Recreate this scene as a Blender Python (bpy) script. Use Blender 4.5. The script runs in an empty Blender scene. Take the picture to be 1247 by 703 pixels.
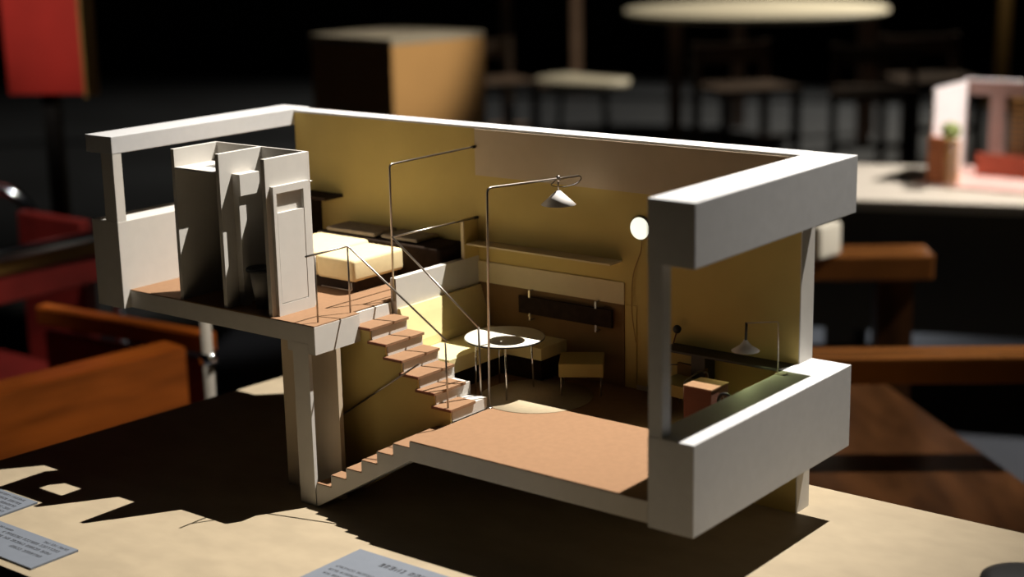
import bpy, bmesh, math, random
from mathutils import Vector, Matrix
random.seed(7)
S = bpy.context.scene
COL = S.collection

# ------------------------------------------------------------------ camera
yaw, pitch, roll, F = -0.67044576, -0.23741697, -0.02109048, 1936.6
cy_, sy_, cp_, sp_ = math.cos(yaw), math.sin(yaw), math.cos(pitch), math.sin(pitch)
fwd = Vector((sy_*cp_, cy_*cp_, sp_)); rgt = Vector((cy_, -sy_, 0)); up = rgt.cross(fwd)
cr, sr = math.cos(roll), math.sin(roll)
r2 = rgt*cr + up*sr; u2 = -rgt*sr + up*cr
cam = bpy.data.cameras.new('camera'); co = bpy.data.objects.new('camera', cam); COL.objects.link(co)
M3 = Matrix((r2, u2, -fwd)).transposed()
co.matrix_world = Matrix.Translation((1.13549445, -1.09481103, 0.60792479)) @ M3.to_4x4()
cam.sensor_width = 36; cam.lens = 36*F/1247; cam.clip_start = .05; cam.clip_end = 60
cam.dof.use_dof = True; cam.dof.focus_distance = 1.66; cam.dof.aperture_fstop = 3.0
S.camera = co

# ------------------------------------------------------------------ world, light, exposure
w = bpy.data.worlds.new('world'); S.world = w; w.use_nodes = True
w.node_tree.nodes['Background'].inputs[0].default_value = (.55, .62, .8, 1)
w.node_tree.nodes['Background'].inputs[1].default_value = .0015
def spot(name, loc, target, watts, size_deg, blend, rad, col=(1, 1, 1)):
    l = bpy.data.lights.new(name, 'SPOT'); l.energy = watts; l.spot_size = math.radians(size_deg)
    l.spot_blend = blend; l.shadow_soft_size = rad; l.color = col
    o = bpy.data.objects.new(name, l); COL.objects.link(o); o.location = loc
    o.rotation_euler = (Vector(target)-Vector(loc)).to_track_quat('-Z', 'Y').to_euler()
    return o
spot('ceiling_spotlight', (.700, 1.22, 2.85), (.06, .22, .1), 1180, 30, 1, .008, (1, .95, .88))
spot('background_spot', (-1.6, 9.6, 2.8), (-4.0, 7.4, -.1), 1300, 62, .8, .05, (1, .9, .72))  # this and the spots below: unseen, added to light the background pieces
spot('background_spot', (.7, 3.3, 2.3), (-.30, 2.85, -.1), 620, 36, .7, .03, (1, .93, .86))
spot('background_spot', (1.6, 3.0, 2.3), (-.08, 1.62, -.2), 480, 28, .7, .04, (1, .88, .7))
spot('background_spot', (-2.4, 4.9, 2.4), (-1.28, 3.72, -.75), 380, 18, .7, .05, (.9, .95, 1))  # unseen, added to brighten the floor near the exhibit table
spot('background_spot', (.5, .8, 2.4), (-1.06, .46, -.1), 190, 19, .8, .04, (1, .86, .66))
spot('background_spot', (.2, 3.0, 2.4), (-2.3, 2.72, .25), 480, 13, .8, .05, (1, .86, .62))
spot('background_spot', (-1.2, -.2, 2.2), (-2.25, 1.4, .50), 190, 17, .8, .05, (1, .9, .8))
spot('background_spot', (-.5, .3, 2.3), (-1.62, .78, -.05), 170, 20, .8, .05, (1, .95, .9))  # unseen, added to bring highlights onto the tube chair
S.view_settings.view_transform = 'Standard'; S.view_settings.look = 'None'
S.view_settings.exposure = 0; S.view_settings.gamma = 1; S.view_settings.use_curve_mapping = False

# ------------------------------------------------------------------ materials
def mat(name, col, rough=.6, metal=0, noise=0, scale=30, stretch=(1, 1, 1), bump=0, col2=None, emit=None, es=0, coat=0, spec=.5):
    m = bpy.data.materials.new(name); m.use_nodes = True; nt = m.node_tree; b = nt.nodes['Principled BSDF']
    b.inputs['Base Color'].default_value = (*col, 1); b.inputs['Roughness'].default_value = rough
    b.inputs['Metallic'].default_value = metal; b.inputs['Coat Weight'].default_value = coat
    b.inputs['Specular IOR Level'].default_value = spec
    if noise or bump:
        tc = nt.nodes.new('ShaderNodeTexCoord'); mp = nt.nodes.new('ShaderNodeMapping'); mp.inputs['Scale'].default_value = stretch
        nz = nt.nodes.new('ShaderNodeTexNoise'); nz.inputs['Scale'].default_value = scale; nz.inputs['Detail'].default_value = 6
        nt.links.new(tc.outputs['Object'], mp.inputs[0]); nt.links.new(mp.outputs[0], nz.inputs['Vector'])
        if noise:
            c2 = col2 or tuple(c*(1-noise) for c in col)
            rp = nt.nodes.new('ShaderNodeValToRGB'); rp.color_ramp.elements[0].position = .35; rp.color_ramp.elements[1].position = .65
            rp.color_ramp.elements[0].color = (*c2, 1); rp.color_ramp.elements[1].color = (*col, 1)
            nt.links.new(nz.outputs[0], rp.inputs[0]); nt.links.new(rp.outputs[0], b.inputs['Base Color'])
        if bump:
            bp = nt.nodes.new('ShaderNodeBump'); bp.inputs['Strength'].default_value = bump; bp.inputs['Distance'].default_value = .0005
            nt.links.new(nz.outputs[0], bp.inputs['Height']); nt.links.new(bp.outputs[0], b.inputs['Normal'])
    if emit:
        b.inputs['Emission Color'].default_value = (*emit, 1); b.inputs['Emission Strength'].default_value = es
    return m
WHITE = mat('white_board', (.57, .54, .49), .75, noise=.04, scale=60, bump=.1, spec=.25)
BEAM = mat('white_card', (.55, .545, .54), .65, noise=.04, scale=90, bump=.15, spec=.3)
YEL = mat('ochre_board', (.58, .44, .15), .8, noise=.06, scale=25, bump=.1, spec=.2)
LINT = mat('beige_board', (.58, .47, .33), .8, noise=.05, scale=40, spec=.2)
STRIP = mat('cream_board', (.68, .56, .34), .8, noise=.05, scale=40, spec=.2)
BROWN = mat('brown_board', (.20, .115, .045), .8, noise=.08, scale=40, spec=.2)
KRAFT = mat('kraft_card', (.25, .142, .077), .85, noise=.07, scale=160, bump=.2, spec=.15)
KRAFTD = mat('kraft_edge', (.25, .10, .05), .85, noise=.1, scale=90)
PLY = mat('birch_plywood', (.33, .265, .175), .55, noise=.13, scale=22, stretch=(1, 1.6, 1), bump=.08, spec=.35)
PLYE = mat('plywood_edge', (.42, .30, .17), .7, noise=.3, scale=30, stretch=(1, 1, 20))
STEEL = mat('brushed_wire', (.42, .37, .32), .3, metal=1, noise=.1, scale=40)
CHROME = mat('chrome', (.75, .78, .82), .12, metal=1, noise=.05, scale=10)
LAMPW = mat('lamp_enamel', (.82, .78, .74), .35, noise=.03, scale=50)
MATT = mat('cream_foam', (.74, .60, .34), .9, noise=.05, scale=120, bump=.3, spec=.1)
DARKF = mat('dark_brown_felt', (.035, .022, .015), .95, noise=.3, scale=120, spec=.1)
GREYF = mat('grey_felt', (.28, .23, .19), .95, noise=.2, scale=120, spec=.1)
BLACK = mat('black_paint', (.012, .011, .010), .5, noise=.2, scale=40)
SOFA = mat('sofa_card', (.68, .57, .29), .85, noise=.05, scale=60, spec=.15)
STOOL = mat('stool_card', (.40, .31, .11), .85, noise=.06, scale=60, spec=.15)
REDB = mat('red_brown_card', (.13, .04, .02), .8, noise=.15, scale=60)
RUG = mat('cream_rug', (.46, .37, .24), .95, noise=.08, scale=200, bump=.3)
CARD = mat('grey_label_card', (.125, .14, .165), .7, noise=.05, scale=80)
INK = mat('black_ink', (.02, .02, .025), .8, noise=.1, scale=50)
WOODA = mat('honey_varnished_wood', (.33, .13, .04), .22, noise=.4, scale=5, stretch=(1, 6, 1), coat=.3)
CHAIRM = mat('dark_chair_wood', (.13, .085, .06), .5, noise=.2, scale=6)
WOOD = mat('orange_wood', (.50, .13, .018), .35, noise=.45, scale=5, stretch=(1, 1, 6), coat=.2)
WOODD = mat('varnished_wood', (.13, .055, .022), .3, noise=.6, scale=4, stretch=(4, 1, 1), coat=.3)
RED = mat('red_lacquer', (.50, .03, .02), .5, noise=.15, scale=9)
REDL = mat('dark_red_leather', (.22, .02, .015), .45, noise=.3, scale=12)
OCH = mat('ochre_edge', (.35, .20, .05), .6, noise=.2, scale=10)
TAN = mat('tan_plinth', (.62, .36, .15), .7, noise=.12, scale=3)
GREYT = mat('grey_laminate', (.40, .37, .33), .6, noise=.1, scale=3)
FLOORM = mat('grey_gallery_floor', (.030, .034, .042), .6, noise=.35, scale=1.2)
WALLM = mat('dark_gallery_wall', (.012, .011, .010), .9, noise=.2, scale=2)
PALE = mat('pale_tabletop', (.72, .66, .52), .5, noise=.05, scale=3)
LEG = mat('brown_leg', (.30, .19, .13), .5, noise=.2, scale=6)
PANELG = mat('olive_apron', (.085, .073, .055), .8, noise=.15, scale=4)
PINK = mat('pink_card', (.72, .45, .40), .8, noise=.2, scale=20)
GREEN = mat('pale_green_leaf', (.35, .42, .12), .7, noise=.3, scale=60)

# ------------------------------------------------------------------ mesh helpers
def B(*boxes, bev=0):
    """boxes: (x0,x1,y0,y1,z0,z1)"""
    bm = bmesh.new()
    for x0, x1, y0, y1, z0, z1 in boxes:
        r = bmesh.ops.create_cube(bm, size=1)
        bmesh.ops.scale(bm, vec=(abs(x1-x0), abs(y1-y0), abs(z1-z0)), verts=r['verts'])
        bmesh.ops.translate(bm, vec=((x0+x1)/2, (y0+y1)/2, (z0+z1)/2), verts=r['verts'])
    if bev:
        bmesh.ops.bevel(bm, geom=bm.edges[:], offset=bev, segments=2, affect='EDGES', profile=.6)
    return bm
def prism(pts, a0, a1, axis='y'):
    """polygon pts in the two other axes, extruded a0..a1 along axis"""
    bm = bmesh.new()
    def P(p, a): return {'y': (p[0], a, p[1]), 'x': (a, p[0], p[1]), 'z': (p[0], p[1], a)}[axis]
    v0 = [bm.verts.new(P(p, a0)) for p in pts]; v1 = [bm.verts.new(P(p, a1)) for p in pts]
    bm.faces.new(v0); bm.faces.new(v1[::-1]); n = len(pts)
    for i in range(n): bm.faces.new((v0[i], v1[i], v1[(i+1) % n], v0[(i+1) % n]))
    bmesh.ops.recalc_face_normals(bm, faces=bm.faces[:]); return bm
def lathe(prof, n=40, c=(0, 0, 0), bm=None):
    bm = bm or bmesh.new(); rings = []
    for r, z in prof:
        if r < 1e-6: rings.append([bm.verts.new((c[0], c[1], c[2]+z))])
        else: rings.append([bm.verts.new((c[0]+r*math.cos(2*math.pi*i/n), c[1]+r*math.sin(2*math.pi*i/n), c[2]+z)) for i in range(n)])
    for a, b in zip(rings, rings[1:]):
        for i in range(n):
            j = (i+1) % n
            if len(a) == 1 and len(b) > 1: bm.faces.new((a[0], b[j], b[i]))
            elif len(b) == 1 and len(a) > 1: bm.faces.new((a[i], a[j], b[0]))
            elif len(a) > 1: bm.faces.new((a[i], a[j], b[j], b[i]))
    for f in bm.faces: f.smooth = True
    bmesh.ops.recalc_face_normals(bm, faces=bm.faces[:]); return bm
def smooth_path(pts, rad=.006, seg=6):
    """round the inner corners of a polyline"""
    pts = [Vector(p) for p in pts]; out = [pts[0]]
    for i in range(1, len(pts)-1):
        p, a, b = pts[i], pts[i-1], pts[i+1]
        r = min(rad, (a-p).length*.45, (b-p).length*.45)
        s, e = p+(a-p).normalized()*r, p+(b-p).normalized()*r
        for k in range(seg+1):
            t = k/seg; out.append(s*(1-t)**2+p*2*t*(1-t)+e*t*t)
    out.append(pts[-1]); return out
def tube(paths, r=.001, n=10, rad=.006):
    bm = bmesh.new()
    if not isinstance(paths[0][0], (tuple, list, Vector)): paths = [paths]
    for path in paths:
        P = smooth_path(path, rad) if len(path) > 2 else [Vector(p) for p in path]
        rings = []; prev = None
        for i, p in enumerate(P):
            t = (P[min(i+1, len(P)-1)]-P[max(i-1, 0)]).normalized()
            if prev is None:
                a = Vector((0, 0, 1)) if abs(t.z) < .9 else Vector((1, 0, 0))
                s = t.cross(a).normalized()
            else: s = (prev-t*prev.dot(t)).normalized()
            prev = s; q = t.cross(s)
            rings.append([bm.verts.new(p+(s*math.cos(2*math.pi*k/n)+q*math.sin(2*math.pi*k/n))*r) for k in range(n)])
        for a, b in zip(rings, rings[1:]):
            for k in range(n): bm.faces.new((a[k], a[(k+1) % n], b[(k+1) % n], b[k]))
        bm.faces.new(rings[0][::-1]); bm.faces.new(rings[-1])
    for f in bm.faces: f.smooth = len(f.verts) == 4
    bmesh.ops.recalc_face_normals(bm, faces=bm.faces[:]); return bm
def pillow(x0, x1, y0, y1, z0, z1, bev, seg=5, puff=0):
    bm = B((x0, x1, y0, y1, z0, z1))
    bmesh.ops.bevel(bm, geom=bm.edges[:], offset=bev, segments=seg, affect='EDGES', profile=.5)
    for f in bm.faces: f.smooth = True
    return bm
def mk(name, bm, m, parent=None, smooth=False):
    me = bpy.data.meshes.new(name); bm.to_mesh(me); bm.free()
    for mm in (m if isinstance(m, (list, tuple)) else [m]): me.materials.append(mm)
    o = bpy.data.objects.new(name, me); COL.objects.link(o)
    if parent is not None: o.parent = parent
    return o
def tag(o, label, cat, group=None):
    o['label'] = label; o['category'] = cat
    if group: o['group'] = group
    return o
def thing(name, label, cat, loc=(0, 0, 0), rz=0, group=None):
    o = bpy.data.objects.new(name, None); COL.objects.link(o); o.empty_display_size = .02
    o.location = loc; o.rotation_euler = (0, 0, rz); return tag(o, label, cat, group)
def struct(name, bm, m):
    o = mk(name, bm, m); o['kind'] = 'structure'; return o

# ------------------------------------------------------------------ setting
struct('floor', B((-22, 6, -4, 22, -.80, -.75)), FLOORM)
wb = B((-14, 14, 0, .1, -.75, 3.2)); bmesh.ops.rotate(wb, cent=(0, 0, 0), matrix=Matrix.Rotation(-yaw, 3, 'Z'), verts=wb.verts[:])
bmesh.ops.translate(wb, vec=(1.135-13.5*.6213, -1.095+13.5*.7836, 0), verts=wb.verts[:])
struct('wall_back', wb, WALLM)

# ------------------------------------------------------------------ display table
t = thing('display_table', 'pale birch plywood display table carrying the house model, its edges lit and shadowed', 'table', (0, 0, -.75))
def tz(bm): bmesh.ops.translate(bm, vec=(0, 0, .75), verts=bm.verts[:]); return bm
mk('table_top', tz(prism([(-.412, -.287), (1.35, -.287), (1.35, .349), (-.372, .349)], -.018, 0, 'z')), PLY, t)
for (x, y) in ((-.33, -.2), (1.25, -.2), (-.30, .27), (1.25, .27)):
    mk('leg', B((x-.02, x+.02, y-.02, y+.02, 0, .732)), PLYE, t)

# ------------------------------------------------------------------ the house model
H, zU, zF, yB0, yB1 = .3665, .1956, .0986, .2678, .2944
xL0, xL1, xR0, xR1 = -.3256, -.2801, .4135, .46
zP, zPb, zB = .1582, .0737, .3112
A = thing('architectural_model', 'white card sectional model of a split-level house with ochre inner walls and kraft floors', 'model')
mk('back_wall', B((xL1, .4156, yB0, yB1, 0, H)), YEL, A)
# roof edge in white over the wall
mk('wall_cap', B((xL1+.0005, xR0-.0005, yB0-.0004, yB1+.0004, H-.0016, H+.0008)), BEAM, A)
mk('wall_end', B((.4156, .4168, yB0, yB1, 0, zPb-.0002)), WHITE, A)
mk('wall_end', B((.4156, .4168, yB0, yB1, zP+.0002, zB-.0002)), WHITE, A)
mk('roof_beam', B((xR0, xR1, 0, yB1, zB, H+.0008), bev=.0007), BEAM, A)
mk('roof_beam', B((xL0, xL1, -.0096, yB1, .3498, H+.0025), bev=.0007), BEAM, A)
mk('parapet', B((xR0, xR1, 0, yB1, zPb, zP), bev=.0007), BEAM, A)
mk('parapet', B((xL0, xL1, -.0096, yB1, .1750, .2737), bev=.0006), WHITE, A)
mk('post', B((-.2902-.0105, xL1-.0003, -.0092, .0028, .2737, .3498)), WHITE, A)
mk('post', B((xR0+.0005, xR0+.0145, .0004, .014, zP, zB)), BEAM, A)
mk('post', B((-.0223, .0, 0, .0045, 0, .1755)), WHITE, A)
mk('closet_panel', B((-.0715, .0104, .030, .036, 0, .1652)), LINT, A)
s = mk('mezzanine_slab', B((xL1, -.0005, .0002, yB0, .1752, zU-.0012), (-.0005, .0104, .0002, .0665, .1652, zU-.0012), (-.03, -.0005, .0006, .0665, .1652, .1752)), WHITE, A)
mk('floor_covering', B((xL1, .0098, .0006, .0668, zU-.0012, zU), (xL1, .0002, .0668, yB0, zU-.0012, zU)), KRAFT, s)
s = mk('lower_floor_slab', B((.1348, xR0, 0, yB0, .0775, zF-.0012), (.0, .1348, .1232, yB0, .0775, zF-.0012), (.0, .1040, .1050, .1232, .0775, zF-.0012), (.1322, .1349, .0655, .1235, .0775, zF-.0014)), WHITE, A)  # last two boxes: hidden fillers added to stop light leaking under the stairs
mk('floor_covering', B((.1352, xR0, .0005, yB0, zF-.0012, zF), (.008, .1352, .1233, yB0, zF-.0012, zF)), KRAFT, s)
# lower stair (climbs to the right), upper stair (climbs to the left)
z0s = [.0253, .0385, .0508, .0642, .0777, .0905]
pts = [(.002, .0), (.002, .0253)]
x = .002
for i, z in enumerate(z0s):
    if i: pts.append((x, z))
    x += .0221; pts.append((x, z))
pts += [(.1348, .0905), (.1348, .0776)]
s = mk('lower_stair', prism(pts, .0, .0665), WHITE, A)
x = .002
for i, z in enumerate(z0s):
    mk('tread', B((x+.0004, x+.0217, .0004, .0662, z, z+.0010)), KRAFT, s); x += .0221
# upper stair
def stp(i): return .0007+.0215*i, .1817-.0138*i      # left x, top z of tread i (0 = top)
pts = [(.0005, .1936)]
for i in range(6):
    lx, tz_ = stp(i)
    pts += [(lx+.003, tz_+.012 if i else .1936), (lx+.003, tz_-.0024)]
lx, _ = stp(6); pts += [(lx+.003, .1125-.0024-.0004), (lx+.003, .0994), (lx-.02, .0994), (.0005, .160)]
# clean stepped outline
pts = [(.0004, .1940), (.0030, .1940)]
for i in range(6):
    lx, tz_ = stp(i)
    pts.append((lx+.003, tz_-.0022)); pts.append((lx+.003+.0215, tz_-.0022))
pts += [(.0007+.0215*6+.003, .0988), (.105, .0988), (.0004, .158)]
u = mk('upper_stair', prism(pts, .0690, .1235), WHITE, A)
# ochre wall in the plane of the stair's near side
pw = [(-.068, .0), (-.068, .0)][:1] + [(-.068, .1750), (.0015, .1750), (.0015, .1792)]
for i in range(6):
    lx, tz_ = stp(i)
    pw.append((lx+.0015, tz_-.0024)); pw.append((lx+.0015+.0215, tz_-.0024))
pw += [(.0007+.0015+.0215*6, .0790), (.005, .0)]
mk('stair_wall', prism(pw, .0669, .0688), YEL, A)
yb = [.1245, .1245, .124, .122, .114, .1035]
for i in range(6):
    lx, tz_ = stp(i)
    tr = mk('tread', B((lx, lx+.0265, .0650, yb[i], tz_-.0030, tz_), bev=.0003), KRAFT, u)
    mk('tread_edge', B((lx+.0001, lx+.0264, .0641, .0650, tz_-.0031, tz_-.0002)), KRAFTD, u)
# mezzanine balustrade wall, fin, wall reliefs
mk('balustrade_wall', B((.0, .008, .127, yB0, zF, .2200)), WHITE, A)
f_ = mk('wall_fin', B((.004, .0078, .2435, yB0, .2200, .2649)), YEL, A)
mk('fin_edge', B((.004, .0079, .2415, .2434, .2200, .2649)), STRIP, f_)
mk('lintel_panel', B((.0075, xR0, yB0-.0022, yB0, .3124, H-.0018)), LINT, A)
mk('wall_strip', B((.008, .208, yB0-.0020, yB0, .1900, .2140)), STRIP, A)
mk('wall_panel', B((.008, .208, yB0-.0012, yB0, zF, .1900)), BROWN, A)
mk('wall_panel', B((.2095, .2235, yB0-.0012, yB0, .105, .190)), YEL, A)
mk('baseboard', B((.2240, xR0, yB0-.002, yB0, zF, .1035)), LINT, A)
mk('wall_shelf', B((.0085, .205, .2450, yB0, .2360, .2378)), STRIP, A)
wr = mk('backrest_bar', B((.0700, .1960, .2600, .2630, .1635, .1830)), DARKF, A)
for bx in (.0855, .1755):
    mk('bracket', B((bx-.0011, bx+.0011, .2592, .2600, .1575, .1640), (bx-.0011, bx+.0011, .2592, .2600, .1825, .1895), (bx-.0011, bx+.0011, .2592, yB0, .1895, .1905), (bx-.0011, bx+.0011, .2592, yB0, .1565, .1575)), STEEL, wr)
ws = mk('dark_shelf', B((-.258, -.203, .236, yB0, .2668, .2706)), DARKF, A)
mk('shelf_support', B((-.252, -.240, .240, yB0, .1960, .2668)), DARKF, ws)
# bathroom cell
zc = .361
mk('partition_panel', B((-.1970, -.1920, .003, .064, zU, zc), bev=.0003), WHITE, A)
mk('partition_panel', B((-.1268, -.1215, .003, .064, zU, zc), bev=.0003), WHITE, A)
p3 = mk('partition_panel', B((-.0580, -.0526, .003, .064, zU, zc), bev=.0003), WHITE, A)
mk('back_panel', B((-.1970, -.0526, .064, .0665, zU, zc)), WHITE, A)
def plate(x0, x1, y0, y1, hx0, hx1, hy0, hy1, z0, z1):
    bm = bmesh.new(); V = {}
    for z in (z0, z1):
        for k, (x, y) in enumerate(((x0, y0), (x1, y0), (x1, y1), (x0, y1), (hx0, hy0), (hx1, hy0), (hx1, hy1), (hx0, hy1))): V[z, k] = bm.verts.new((x, y, z))
    for k in range(4):
        l = (k+1) % 4
        for z in (z0, z1): bm.faces.new((V[z, k], V[z, l], V[z, l+4], V[z, k+4]))
        bm.faces.new((V[z0, k], V[z0, l], V[z1, l], V[z1, k])); bm.faces.new((V[z0, k+4], V[z0, l+4], V[z1, l+4], V[z1, k+4]))
    bmesh.ops.recalc_face_normals(bm, faces=bm.faces[:]); return bm
mk('cell_shelf', plate(-.1920, -.1268, .0035, .064, -.169, -.134, .025, .048, .3395, .3415), WHITE, A)
mk('wall_cupboard', B((-.1215, -.1095, .020, .048, .315, .338), bev=.0003), WHITE, A)
mk('duct', B((-.1215, -.1130, .0205, .0300, zU, .3149), bev=.0002), WHITE, A)
fx0, fx1 = -.0526, -.0482
d = mk('door_frame', B((fx0, fx1, .0090, .0135, zU, .332), (fx0, fx1, .0520, .0605, zU, .332), (fx0, fx1, .0135, .0520, .3245, .332), (fx0, fx1, .0135, .0520, zU, .2080)), WHITE, A)
mk('door_leaf', B((fx0, fx1-.0004, .0142, .0518, .2088, .3040)), WHITE, d)
mk('hook', tube([(-.0526, .058, .330), (-.046, .064, .331)], .0006), STEEL, A)
# railings (bent wire)
RZ0, RZ1 = .2668, .2668
r = mk('railing', tube([(.0015, .0020, RZ0), (.0015, .0632, RZ1), (.1300, .0665, .1840)], .00105, rad=.004), STEEL, A)
for a, b in (((.0015, .0148, zU), (.0015, .0148, .2660)), ((.0015, .0625, zU), (.0015, .0625, .2650)), ((.1275, .0680, .1125), (.1275, .0670, .1815))):
    mk('railing_post', tube([a, b], .00095), STEEL, r)
r = mk('railing', tube([(.0055, .1255, zU), (.0070, .1253, .3440), (.0080, yB0, .3448)], .0011, rad=.005), STEEL, A)
mk('railing_bar', tube([(.0065, .1255, .2660), (.0080, yB0, .2640)], .0010), STEEL, r)
mk('railing_bar', tube([(.0065, .1255, .2660), (.1225, .1255, .1840)], .00115), STEEL, r)
mk('railing_post', tube([(.1225, .1255, .1840), (.1235, .1262, zF)], .0011), STEEL, r)
for (yy, zz) in ((yB0-.003, .3447), (yB0-.003, .2640)):
    mk('rail_socket', B((.0066, .0094, yy-.004, yB0, zz-.0014, zz+.0014), bev=.0004), BLACK, A)
mk('handrail', tube([(-.0225, .0640, .0769), (.0937, .0640, .1545)], .0010), STEEL, A)
mk('balcony_rail', B((-.0062, -.0055, .0635, .0642, .15, .1505)), STEEL, A)

# ------------------------------------------------------------------ mezzanine furniture
b = thing('bed', 'twin bed with two cream mattresses on a dark base, at the top of the stairs', 'bed', (-.11, .165, zU))
def L(bm, loc): bmesh.ops.translate(bm, vec=-Vector(loc), verts=bm.verts[:]); return bm
bl = (-.11, .165, zU)
mk('base', L(B((-.190, -.0560, .130, .200, zU+.0006, .2085)), bl), DARKF, b)
mk('mattress', L(pillow(-.1075, -.0500, .123, .2050, .2085, .2335, .0040), bl), MATT, b)
mk('mattress', L(pillow(-.1900, -.1090, .125, .2130, .2085, .2355, .0050), bl), MATT, b)
mk('foot_rail', L(tube([(-.100, .1225, .1995), (-.0535, .1225, .1995), (-.0535, .1225, .2085)], .0007, rad=.002), bl), STEEL, b)
dl = (-.10, .235, zU)
b = thing('daybed', 'dark brown upholstered daybed behind the cream mattresses, against the ochre wall', 'daybed', dl)
mk('body', L(pillow(-.200, -.006, .2140, .2640, zU+.0005, .2355, .005), dl), DARKF, b)
tag(mk('cushion', pillow(-.186, -.108, .2190, .2590, .2358, .2412, .0022), GREYF), 'flat grey cushion on the daybed, left one nearer the cell', 'cushion')
tag(mk('cushion', pillow(-.100, -.044, .2210, .2600, .2358, .2405, .0022), GREYF), 'flat grey cushion on the daybed, right one behind the tall railing', 'cushion')
# washbasin in the cell
wl = (-.092, .026, zU)
b = thing('washbasin', 'tapered white pedestal basin with a black rim between two cell partitions', 'washbasin', wl)
mk('pedestal', lathe([(0, 0), (.0065, 0), (.0085, .015), (.0118, .0405), (0, .0405)], 28), WHITE, b)
mk('rim', lathe([(0, .0406), (.0150, .0406), (.0158, .0425), (.0150, .0440), (.010, .0440), (.008, .0425), (0, .0425)], 28), BLACK, b)

# ------------------------------------------------------------------ living room furniture
sl = (.045, .2, zF)
b = thing('corner_bench', 'ochre L-shaped corner bench with a curved backrest, behind the round table', 'bench', sl)
mk('seat', L(B((.0205, .0780, .1290, .2660, .1235, .1400), (.0780, .1320, .2190, .2660, .1265, .1400), bev=.0005), sl), SOFA, b)
bp = [(.0082, .1405), (.0235, .1405), (.0225, .150), (.0185, .163), (.0150, .176), (.0115, .1870), (.0082, .1870)]
bm = prism(bp, .1280, .2660, 'y'); mk('backrest', L(bm, sl), SOFA, b)
mk('plinth', L(B((.0082, .066, .14, .2660, zF, .1235), (.066, .122, .2320, .2660, zF, .1265)), sl), DARKF, b)  # set-back support; the dark felt puts the recess shadow into the colour
tl = (.1130, .1800, zF)
b = thing('round_table', 'round white-topped table on thin chrome legs, half in sunlight', 'table', tl)
mk('table_top', lathe([(0, .0595), (.0420, .0595), (.0428, .0600), (.0430, .0610), (.0424, .0617), (0, .0617)], 64), mat('table_laminate', (.76, .72, .60), .45, noise=.03, scale=20), b)
mk('table_edge', lathe([(.0426, .0594), (.0433, .0600), (.0433, .0608), (.0429, .0612)], 64), BLACK, b)
for a in (-50, 62, 140, 232):
    c, s_ = math.cos(math.radians(a)), math.sin(math.radians(a))
    mk('leg', tube([(.033*c, .033*s_, 0), (.031*c, 0.031*s_, .0595)], .0010), CHROME, b)
mk('rug', lathe([(0, 0), (.060, 0), (.060, .0006), (0, .0006)], 72, c=(.150, .186, zF)), RUG)
tag(bpy.data.objects['rug'], 'round cream rug on the kraft floor, front arc sunlit', 'rug')
b = thing('box_stool', 'square ochre box stool with thin metal legs, right of the round table', 'stool', (.178, .230, zF), math.radians(33))
mk('seat', B((-.0235, .0235, -.0235, .0235, .0215, .0362), bev=.0005), STOOL, b)
for sx in (-1, 1):
    for sy in (-1, 1): mk('leg', tube([(.021*sx, .021*sy, 0), (.021*sx, .021*sy, .0215)], .0008), STEEL, b)
# arc floor lamp
ll = (.1343, .1258, zF)
b = thing('floor_lamp', 'tall bent-wire floor lamp with a white conical shade over the round table', 'lamp', ll)
mk('base', L(lathe([(0, 0), (.0035, 0), (.0035, .001), (0, .001)], 20, c=ll), ll), STEEL, b)
mk('pole', L(tube([ll, (.1385, .1258, .3310), (.1550, .2190, .3280), (.1600, .2520, .3270)], .00125, rad=.006), ll), STEEL, b)
mk('swivel', L(lathe([(0, -.003), (.0022, -.003), (.0022, .003), (0, .003)], 16, c=(.1555, .2225, .3280)), ll), STEEL, b)
mk('stem', L(tube([(.1555, .2225, .326), (.1555, .2225, .3150)], .0009), ll), STEEL, b)
mk('shade', L(lathe([(.0015, .0150), (.0030, .0140), (.0185, .0), (.0180, -.0002), (.0028, .0132), (.0015, .0140)], 40, c=(.1555, .2225, .3005)), ll), LAMPW, b)
cp = [(.1600, .2520, .3270)]
for k in range(1, 14):
    a = math.pi*2*k/14*.8
    cp.append((.1600+.0045*math.sin(a)-.0003*k, .2520+.009*math.sin(a)-.0022*k, .3270-.0045*(1-math.cos(a))))
cp.append((.1555, .2240, .3290))
mk('cable', L(tube(cp, .00045, rad=.002), ll), BLACK, b)
# wall lamp
b = thing('wall_lamp', 'small round glowing wall lamp with a hanging cord on the ochre wall', 'lamp', (.2290, .2640, .2755))
OPAL = mat('opal_glass', (.85, .85, .75), .3, noise=.02, scale=30, emit=(1, 1, .80), es=1.1)
bm = lathe([(0, -.0035), (.0115, -.0035), (.0118, -.001), (.0098, .0016), (.0055, .0034), (0, .0040)], 36)
bmesh.ops.rotate(bm, cent=(0, 0, 0), matrix=Matrix.Rotation(math.radians(90), 3, 'X'), verts=bm.verts[:])
mk('lens', bm, OPAL, b)
bm = lathe([(0, -.0038), (.0124, -.0038), (.0128, -.0015), (.0118, -.0010)], 36)
bmesh.ops.rotate(bm, cent=(0, 0, 0), matrix=Matrix.Rotation(math.radians(90), 3, 'X'), verts=bm.verts[:])
mk('rim', bm, GREYT, b)
mk('cord', tube([(.002, .002, -.012), (.001, .0022, -.025), (-.010, .0024, -.050), (-.012, .0025, -.090), (-.006, .0026, -.125)], .0005, rad=.02), OCH, b)

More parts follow.
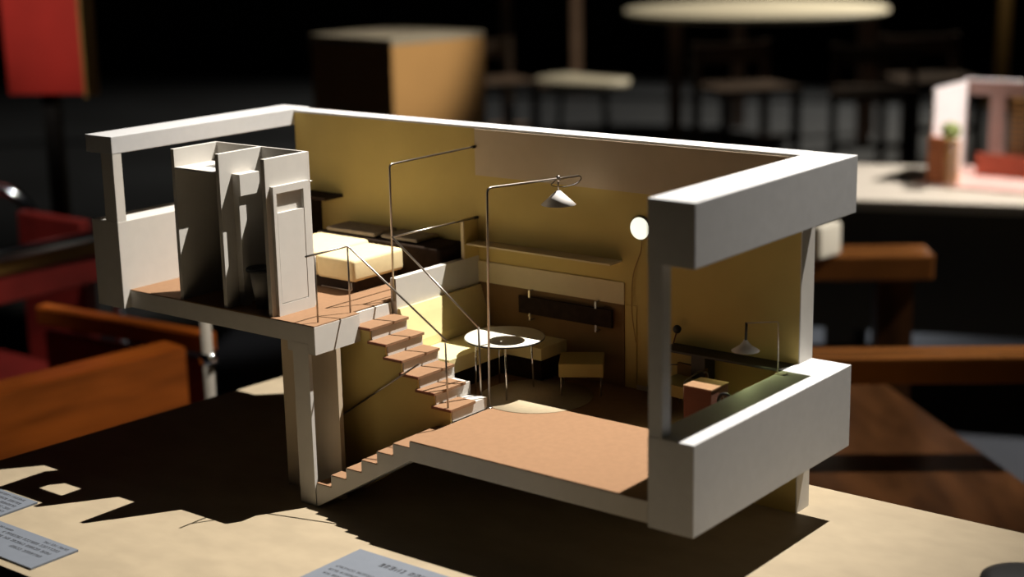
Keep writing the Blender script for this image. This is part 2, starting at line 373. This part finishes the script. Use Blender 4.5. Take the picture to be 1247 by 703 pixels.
# ------------------------------------------------------------------ study furniture, right
dl = (.34, .254, zF)
b = thing('wall_desk', 'long black desk board along the ochre wall in the study corner', 'desk', dl)
mk('desk_top', L(B((.272, xR0-.0004, .2400, .2655, .1555, .1582), bev=.0004), dl), BLACK, b)
mk('pedestal', L(B((.306, .322, .2440, .2640, zF, .1555)), dl), BLACK, b)
mk('knob', L(lathe([(0, -.001), (.001, -.001), (.001, .001), (0, .001)], 10, c=(.3225, .243, .140)), dl), STEEL, b)
b = thing('globe_lamp', 'tiny black ball lamp on a stem at the left end of the desk', 'lamp', (.279, .258, .1582))
mk('ball', lathe([(0, -.0045)]+[(.0045*math.sin(math.pi*k/10), -.0045*math.cos(math.pi*k/10)) for k in range(1, 10)]+[(0, .0045)], 20, c=(.001, 0, .0175)), BLACK, b)
mk('stem', tube([(-.004, 0, 0), (.0, 0, .0135)], .0007), REDB, b)
bl = (.3015, .233, zF)
b = thing('lounge_chair', 'low ochre lounge chair with thin tube arms in front of the desk', 'chair', bl, math.radians(-8))
mk('seat', B((-.0190, .0190, -.0180, .0180, .0190, .0315), bev=.0006), STOOL, b)
mk('backrest', B((-.0190, .0190, .0150, .0190, .0315, .0440), bev=.0006), BROWN, b)
for sx in (-1, 1):
    mk('arm', tube([(.019*sx, -.019, 0), (.019*sx, -.019, .0385), (.019*sx, .006, .0440), (.019*sx, .019, .0400), (.019*sx, .019, 0)], .0008, rad=.005), STEEL, b)
b = thing('side_cabinet', 'red-brown box cabinet with a sunlit kraft top beside the right parapet', 'cabinet', (.3615, .182, zF))
mk('body', B((-.0155, .0155, -.0160, .0160, 0, .0502)), REDB, b)
mk('top', B((-.0160, .0160, -.0165, .0165, .0502, .0516)), KRAFT, b)
b = thing('wheel', 'small dark spoked wheel standing beside the red-brown cabinet', 'wheel', (.387, .176, zF))
def ring(R, r, n=28, m=8):
    bm = bmesh.new(); rows = []
    for i in range(n):
        a = 2*math.pi*i/n; rows.append([bm.verts.new(((R+r*math.cos(2*math.pi*j/m))*math.cos(a), r*math.sin(2*math.pi*j/m), (R+r*math.cos(2*math.pi*j/m))*math.sin(a))) for j in range(m)])
    for i in range(n):
        for j in range(m): bm.faces.new((rows[i][j], rows[(i+1) % n][j], rows[(i+1) % n][(j+1) % m], rows[i][(j+1) % m]))
    for f in bm.faces: f.smooth = True
    bmesh.ops.recalc_face_normals(bm, faces=bm.faces[:]); return bm
bm = ring(.0080, .0016); bmesh.ops.translate(bm, vec=(0, 0, .0390), verts=bm.verts[:]); mk('tyre', bm, BLACK, b)
mk('spokes', tube([[(-.008*math.cos(a), 0, .039-.008*math.sin(a)), (.008*math.cos(a), 0, .039+.008*math.sin(a))] for a in (0, 1.05, 2.1)], .0004), GREYT, b)
mk('stand', tube([(0, 0, 0), (0, 0, .030)], .0010), BLACK, b)
# desk lamp on parapet
dl = (.4155, .2262, zP)
b = thing('desk_lamp', 'metal desk lamp with a lit flared shade standing on the right parapet', 'lamp', dl)
mk('base', L(B((.4140, .4230, .2220, .2310, zP, zP+.0008)), dl), LAMPW, b)
mk('pole', L(tube([(.4155, .2262, zP), (.4150, .2262, .2105), (.3800, .2262, .2040)], .0007, rad=.002), dl), STEEL, b)
mk('stem', L(tube([(.3800, .2262, .2045), (.3795, .2262, .1860)], .0013), dl), BLACK, b)
mk('shade', L(lathe([(.0018, .0110), (.0035, .0080), (.0070, .0045), (.0140, .0), (.0136, -.0002), (.0066, .0040), (.0030, .0074), (.0018, .0100)], 36, c=(.3793, .2262, .1760)), dl), LAMPW, b)
BULB = mat('warm_bulb', (.9, .9, .8), .4, noise=.02, scale=30, emit=(.95, 1, .65), es=2.5)
mk('bulb', L(lathe([(0, -.0018), (.003, -.001), (.0036, .001), (.0028, .0034), (0, .0048)], 16, c=(.3793, .2262, .1755)), dl), BULB, b)
spot('desk_lamp_light', (.3793, .2262, .1745), (.402, .196, .140), .26, 165, .5, .002, (.9, 1, .45))

# ------------------------------------------------------------------ label cards
def glyphs(rows):
    """rows of tiny print that cannot be read: strokes of letters"""
    bm = bmesh.new()
    for (x0, x1, y, h) in rows:
        xx = x1
        while xx > x0:
            for _ in range(random.randint(3, 8)):
                if xx < x0: break
                wd = h*random.uniform(.45, .75); lt = h*.2
                segs = [(xx-lt, xx, 0, h)]
                k = random.random()
                if k < .45: segs += [(xx-wd, xx-wd+lt, 0, h*random.choice((.7, 1)))]
                if k > .2: segs += [(xx-wd, xx, h-lt, h)]
                if k > .55: segs += [(xx-wd, xx, 0, lt)]
                if k > .8: segs += [(xx-wd, xx, h*.45, h*.45+lt)]
                for a, b_, c, d_ in segs:
                    vs = [bm.verts.new(p) for p in ((a, y-h+c, 0), (b_, y-h+c, 0), (b_, y-h+d_, 0), (a, y-h+d_, 0))]
                    bm.faces.new(vs)
                xx -= wd+h*.28
            xx -= h*.6
    r = bmesh.ops.extrude_face_region(bm, geom=bm.faces[:])
    bmesh.ops.translate(bm, vec=(0, 0, .00012), verts=[v for v in r['geom'] if isinstance(v, bmesh.types.BMVert)])
    return bm
def card(x0, x1, y0, y1, rows, label, rz=0):
    loc = ((x0+x1)/2, (y0+y1)/2, 0)
    b = thing('label_card', label, 'card', loc, rz)
    mk('board', L(B((x0, x1, y0, y1, 0, .0022), bev=.0002), loc), CARD, b)
    g = glyphs(rows); bmesh.ops.translate(g, vec=(-loc[0], -loc[1], .0022), verts=g.verts[:]); mk('print', g, INK, b)['kind'] = 'stuff'
card(-.245, -.1050, -.2770, -.2220, [(-.150, -.112, -.2275, .0036), (-.205, -.116, -.2350, .0042), (-.222, -.118, -.2435, .0042), (-.168, -.120, -.2530, .0042), (-.235, -.200, -.2290, .0030)],
     'grey printed label card at the front left table corner, nearest the edge')
card(-.370, -.2480, -.2130, -.1665, [(-.345, -.262, -.1710+0, .0036), (-.350, -.258, -.1790, .0040), (-.350, -.256, -.1870, .0040), (-.350, -.254, -.1950, .0040), (-.350, -.254, -.2030, .0040)],
     'grey label card densely printed, cut by the left picture edge beside the window-shaped light')
card(.1200, .2900, -.1500, -.0600, [(.160, .250, -.0730, .0075), (.130, .205, -.1010, .0036), (.130, .215, -.1100, .0036), (.130, .220, -.1190, .0036)],
     'large grey label card with a bold title, cut by the bottom edge')
# plain round black disc at the lower right
b = thing('black_disc', 'black round disc lying on the plywood at the lower right corner', 'disc', (.672, .222, 0))
mk('body', lathe([(0, 0), (.040, 0), (.042, .003), (.040, .010), (.030, .013), (0, .014)], 48), BLACK, b)

# ------------------------------------------------------------------ dark wooden armchair, right
ac = Vector((-.05, 1.35, -.75)); ang = math.radians(35.6)
b = thing('wooden_armchair', 'dark varnished wooden armchair with flat arms right behind the model', 'armchair', ac, ang)
# local u along arm, v away from camera
mk('seat', prism([(-.85, -.60), (.30, -.60), (.10, .30), (-.85, .30)], .415, .45, 'z'), WOODD, b)
mk('arm_rest', B((-.45, .70, -.180, -.105, .585, .63), bev=.005), WOODA, b)
mk('arm_rest', B((-.40, .262, .585, .695, .575, .63), bev=.005), WOODA, b)
mk('leg', B((.150, .225, .605, .665, 0, .575)), WOODD, b)
mk('leg', B((.55, .62, -.175, -.110, 0, .585)), WOODD, b)
mk('leg', B((-.40, -.34, -.175, -.110, 0, .415)), WOODD, b)
mk('leg', B((-.40, -.33, .605, .665, 0, .575)), WOODD, b)
mk('side_rail', B((-.34, .15, .61, .66, .36, .42)), WOODD, b)
wh = mk('paper_block', pillow(-.014, .014, -.042, .042, 0, .072, .008), mat('white_paper', (.85, .84, .80), .6, noise=.03, scale=20))
wh.location = (-.358, 1.838, -.1195); wh.rotation_euler = (0, 0, -.1); tag(wh, 'small bright white block on the far arm of the dark armchair', 'block')

# ------------------------------------------------------------------ orange armchair, left
b = thing('orange_armchair', 'orange wooden armchair with high flat side panels at the left', 'armchair', (-1.0, .50, -.75))
def q(x, y): return (x+1.0, y-.50)
def slab(p, qq, th, z0, z1, m, name, par):
    d = Vector((qq[0]-p[0], qq[1]-p[1])).normalized(); n = Vector((-d.y, d.x))*th
    pts = [p, qq, (qq[0]+n.x, qq[1]+n.y), (p[0]+n.x, p[1]+n.y)]
    bm = prism([q(*k) for k in pts], z0, z1, 'z'); bmesh.ops.bevel(bm, geom=bm.edges[:], offset=.003, segments=2, affect='EDGES'); return mk(name, bm, m, par)
slab((-.935, .10), (-.885, .574), .062, .20, .65, WOOD, 'side_panel', b)
slab((-1.34, .60), (-.915, .640), .030, .615, .65, WOOD, 'back_rail', b)
slab((-1.34, .615), (-.925, .650), .014, .25, .60, REDL, 'backrest', b)
slab((-1.34, .12), (-1.30, .60), .05, .20, .40, WOOD, 'side_panel', b)
mk('seat', prism([q(-1.31, .14), q(-.99, .12), q(-.95, .60), q(-1.30, .60)], .30, .36, 'z'), REDL, b)
for (x, y) in ((-.95, .14), (-.92, .55), (-1.33, .16), (-1.33, .57)):
    X_, Y_ = q(x, y); mk('leg', B((X_-.02, X_+.02, Y_-.02, Y_+.02, 0, .20)), WOOD, b)
st = thing('stand_pole', 'slim pale metal pole standing behind the left end of the table', 'stand', (-.665, .432, -.75))
mk('pole', tube([(0, 0, 0), (0, 0, .82)], .0085, 16), GREYT, st)
mk('collar', lathe([(0, -.008), (.014, -.008), (.014, .008), (0, .008)], 20, c=(.002, 0, .70)), CHROME, st)
mk('foot', lathe([(0, 0), (.10, 0), (.10, .008), (.02, .015), (0, .015)], 32), GREYT, st)

# ------------------------------------------------------------------ chrome tube chair, far left
b = thing('tube_chair', 'chrome tube armchair with dark red leather, behind the orange armchair', 'armchair', (-1.75, .75, -.75))
mk('frame', tube([(.225, -.75, .715), (.235, .16, .715), (.20, .20, .70), (.20, .20, .02), (.20, -.6, .02)], .012, 14, rad=.05), CHROME, b)
mk('arm_pad', B((.20, .23, -.70, .16, .675, .700), bev=.004), OCH, b)
mk('side_panel', B((.195, .225, -.70, .15, .615, .675), bev=.004), REDL, b)
mk('frame', tube([(-.25, -.30, .78), (-.22, .10, .79), (-.10, .20, .76), (-.05, .22, .60), (-.05, .22, .02)], .013, 14, rad=.06), CHROME, b)
mk('backrest', B((-.05, .17, .14, .17, .40, .735), bev=.006), REDL, b)
mk('seat', B((-.30, .19, -.6, .14, .36, .41), bev=.008), REDL, b)
for yy in (-.55, .15): mk('leg', tube([(-.28, yy, .0), (-.28, yy, .40)], .012), CHROME, b)

# ------------------------------------------------------------------ far background, in a frame turned to the hall's axis
def BG(r_, f_): return (1.1355+r_*.7836-f_*.6213, -1.0948+r_*.6213+f_*.7836)
def bgthing(name, label, cat, r_, f_, extra=0, group=None):
    x, y = BG(r_, f_); return thing(name, label, cat, (x, y, -.75), -yaw+extra, group)
# red panel
b = bgthing('red_panel', 'red display panel with an ochre side edge at the top left', 'panel', -1.17, 4.02, math.radians(-6))
mk('board', B((-.092, .105, 0, .012, .915, 1.6)), RED, b)
mk('side', B((.105, .112, 0, .09, .905, 1.6)), OCH, b); mk('back_board', B((-.092, .105, .012, .09, .92, 1.6)), OCH, b)
mk('stand', B((-.02, .02, .03, .06, 0, .92), (-.12, .12, -.06, .16, 0, .02)), BLACK, b)
# plinth
b = bgthing('plinth', 'tall tan plinth with its right face lit, behind the model', 'plinth', -.365, 5.35, math.radians(45))
mk('body', B((-.205, .205, -.205, .205, 0, .93), bev=.003), TAN, b)
mk('plinth_top', B((-.207, .207, -.207, .207, .93, .95), bev=.003), GREYT, b)
# white table
b = bgthing('dining_table', 'large white-topped table glowing at the top of the picture', 'table', 1.42, 9.2, 0)
mk('table_top', lathe([(0, .72), (.73, .72), (.75, .73), (.75, .745), (.74, .75), (0, .75)], 64), PALE, b)
for sx, sy in ((-.50, -.45), (.55, -.40), (-.02, .5), (.68, .1)): mk('leg', B((sx-.035, sx+.035, sy-.035, sy+.035, 0, .72)), LEG, b)
# round stool
b = bgthing('round_stool', 'round pale stool with dark legs, behind the middle of the model', 'stool', .40, 8.5)
mk('seat', lathe([(0, .40), (.25, .40), (.265, .42), (.265, .44), (.25, .45), (0, .45)], 48), PALE, b)
for a in (.7, 2.3, 3.9, 5.4): mk('leg', tube([(.20*math.cos(a), .20*math.sin(a), 0), (.16*math.cos(a), .16*math.sin(a), .40)], .015), BLACK, b)
# dark chairs of the far hall
def chair(r_, f_, label, rot=0, seatm=CHAIRM):
    b = bgthing('dining_chair', label, 'chair', r_, f_, rot, 'dark chairs round the white table')
    mk('seat', B((-.21, .21, -.2, .2, .43, .46), bev=.005), seatm, b)
    for sx in (-1, 1):
        mk('leg', B((sx*.19-.018, sx*.19+.018, -.19, -.155, 0, .43)), CHAIRM, b)
        mk('leg', B((sx*.19-.018, sx*.19+.018, .155, .19, 0, .66)), CHAIRM, b)
    mk('back_slat', B((-.19, .19, .165, .182, .56, .65)), CHAIRM, b)
    mk('stretcher', B((-.19, .19, -.18, -.165, .2, .23)), CHAIRM, b)
chair(1.18, 7.9, 'dark wooden chair just right of the round stool', .3)
chair(1.75, 7.6, 'dark wooden chair before the middle of the white table', -.2)
chair(2.15, 8.1, 'dark wooden chair before the right end of the white table', .1)
chair(-.10, 8.4, 'dark wooden chair left of the round stool, beside the plinth', .4)
# posts in the dark
for r_, f_, m_, hh, lab in ((.0, 9.8, LEG, 2.6, 'thin brown upright post left of the round stool'), (.52, 12.0, LEG, 2.6, 'thin brown upright post rising behind the round stool'), (3.25, 10.5, OCH, 2.6, 'ochre upright post in the dark at the top right')):
    b = bgthing('upright_post', lab, 'post', r_, f_); mk('shaft', B((-.035, .035, -.035, .035, 0, hh)), m_, b); mk('foot', B((-.12, .12, -.12, .12, 0, .02)), m_, b)

# ------------------------------------------------------------------ display table on the right with another model
RA = math.radians(20.8)
b = thing('exhibit_table', 'pale exhibit table with a deep olive apron, behind at the right', 'table', (-.729, 2.592, -.75), RA); b.scale = (1.247, 1.247, 1)
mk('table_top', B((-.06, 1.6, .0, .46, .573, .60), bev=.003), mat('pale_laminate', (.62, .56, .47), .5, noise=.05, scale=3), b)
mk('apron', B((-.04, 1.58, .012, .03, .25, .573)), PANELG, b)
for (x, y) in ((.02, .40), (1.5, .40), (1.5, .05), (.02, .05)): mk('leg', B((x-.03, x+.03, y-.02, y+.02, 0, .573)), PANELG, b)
ml = (-.602, 2.952, -.15)
b = thing('house_model', 'small white framed house model with wooden slat walls on the exhibit table', 'model', ml, .02); b.scale = (1.247,)*3
PW = mat('white_model_card', (.85, .80, .80), .7, noise=.06, scale=40)
mk('ground_sheet', B((-.03, .55, -.055, .22, 0, .006)), PINK, b)
mk('side_wall', prism([(-.02, .006), (.165, .006), (.165, .205), (-.02, .205)], -.006, .0, 'x'), PW, b)
mk('front_frame', B((0, .50, .165, .172, .175, .205), (.052, .085, .165, .172, .006, .175)), mat('pinkish_card', (.42, .30, .27), .7, noise=.05, scale=30), b)
mk('roof_edge', B((-.006, .50, .160, .175, .2051, .2100)), PW, b)
wb_ = mk('wood_block', B((-.002, .036, -.045, -.022, .006, .105)), mat('terracotta_wood', (.50, .15, .05), .6, noise=.2, scale=60), b)
for k in range(9): mk('slat', B((.037, .064, -.045, -.026, .010+.0105*k, .0165+.0105*k)), mat('pine_slats', (.62, .34, .14), .6, noise=.2, scale=80) if k == 0 else bpy.data.materials['pine_slats'], b)
for k in range(11): mk('louvre', B((.115, .26, .120, .128, .045+.0125*k, .0520+.0125*k)), OCH, b)
mk('partition', B((.05, .30, .100, .107, .006, .055)), mat('red_orange_card', (.45, .10, .05), .7, noise=.2, scale=30), b)
b = thing('model_tree', 'tiny yellow-green tree standing against the small house model', 'tree', (-.530, 2.870, -.15)); b.scale = (1.247,)*3
mk('trunk', tube([(0, 0, 0), (0, 0, .11)], .002), OCH, b)
bm = bmesh.new(); bmesh.ops.create_icosphere(bm, subdivisions=3, radius=.020)
for v in bm.verts: v.co *= random.uniform(.75, 1.15)
bmesh.ops.translate(bm, vec=(0, 0, .125), verts=bm.verts[:]); mk('crown', bm, GREEN, b)
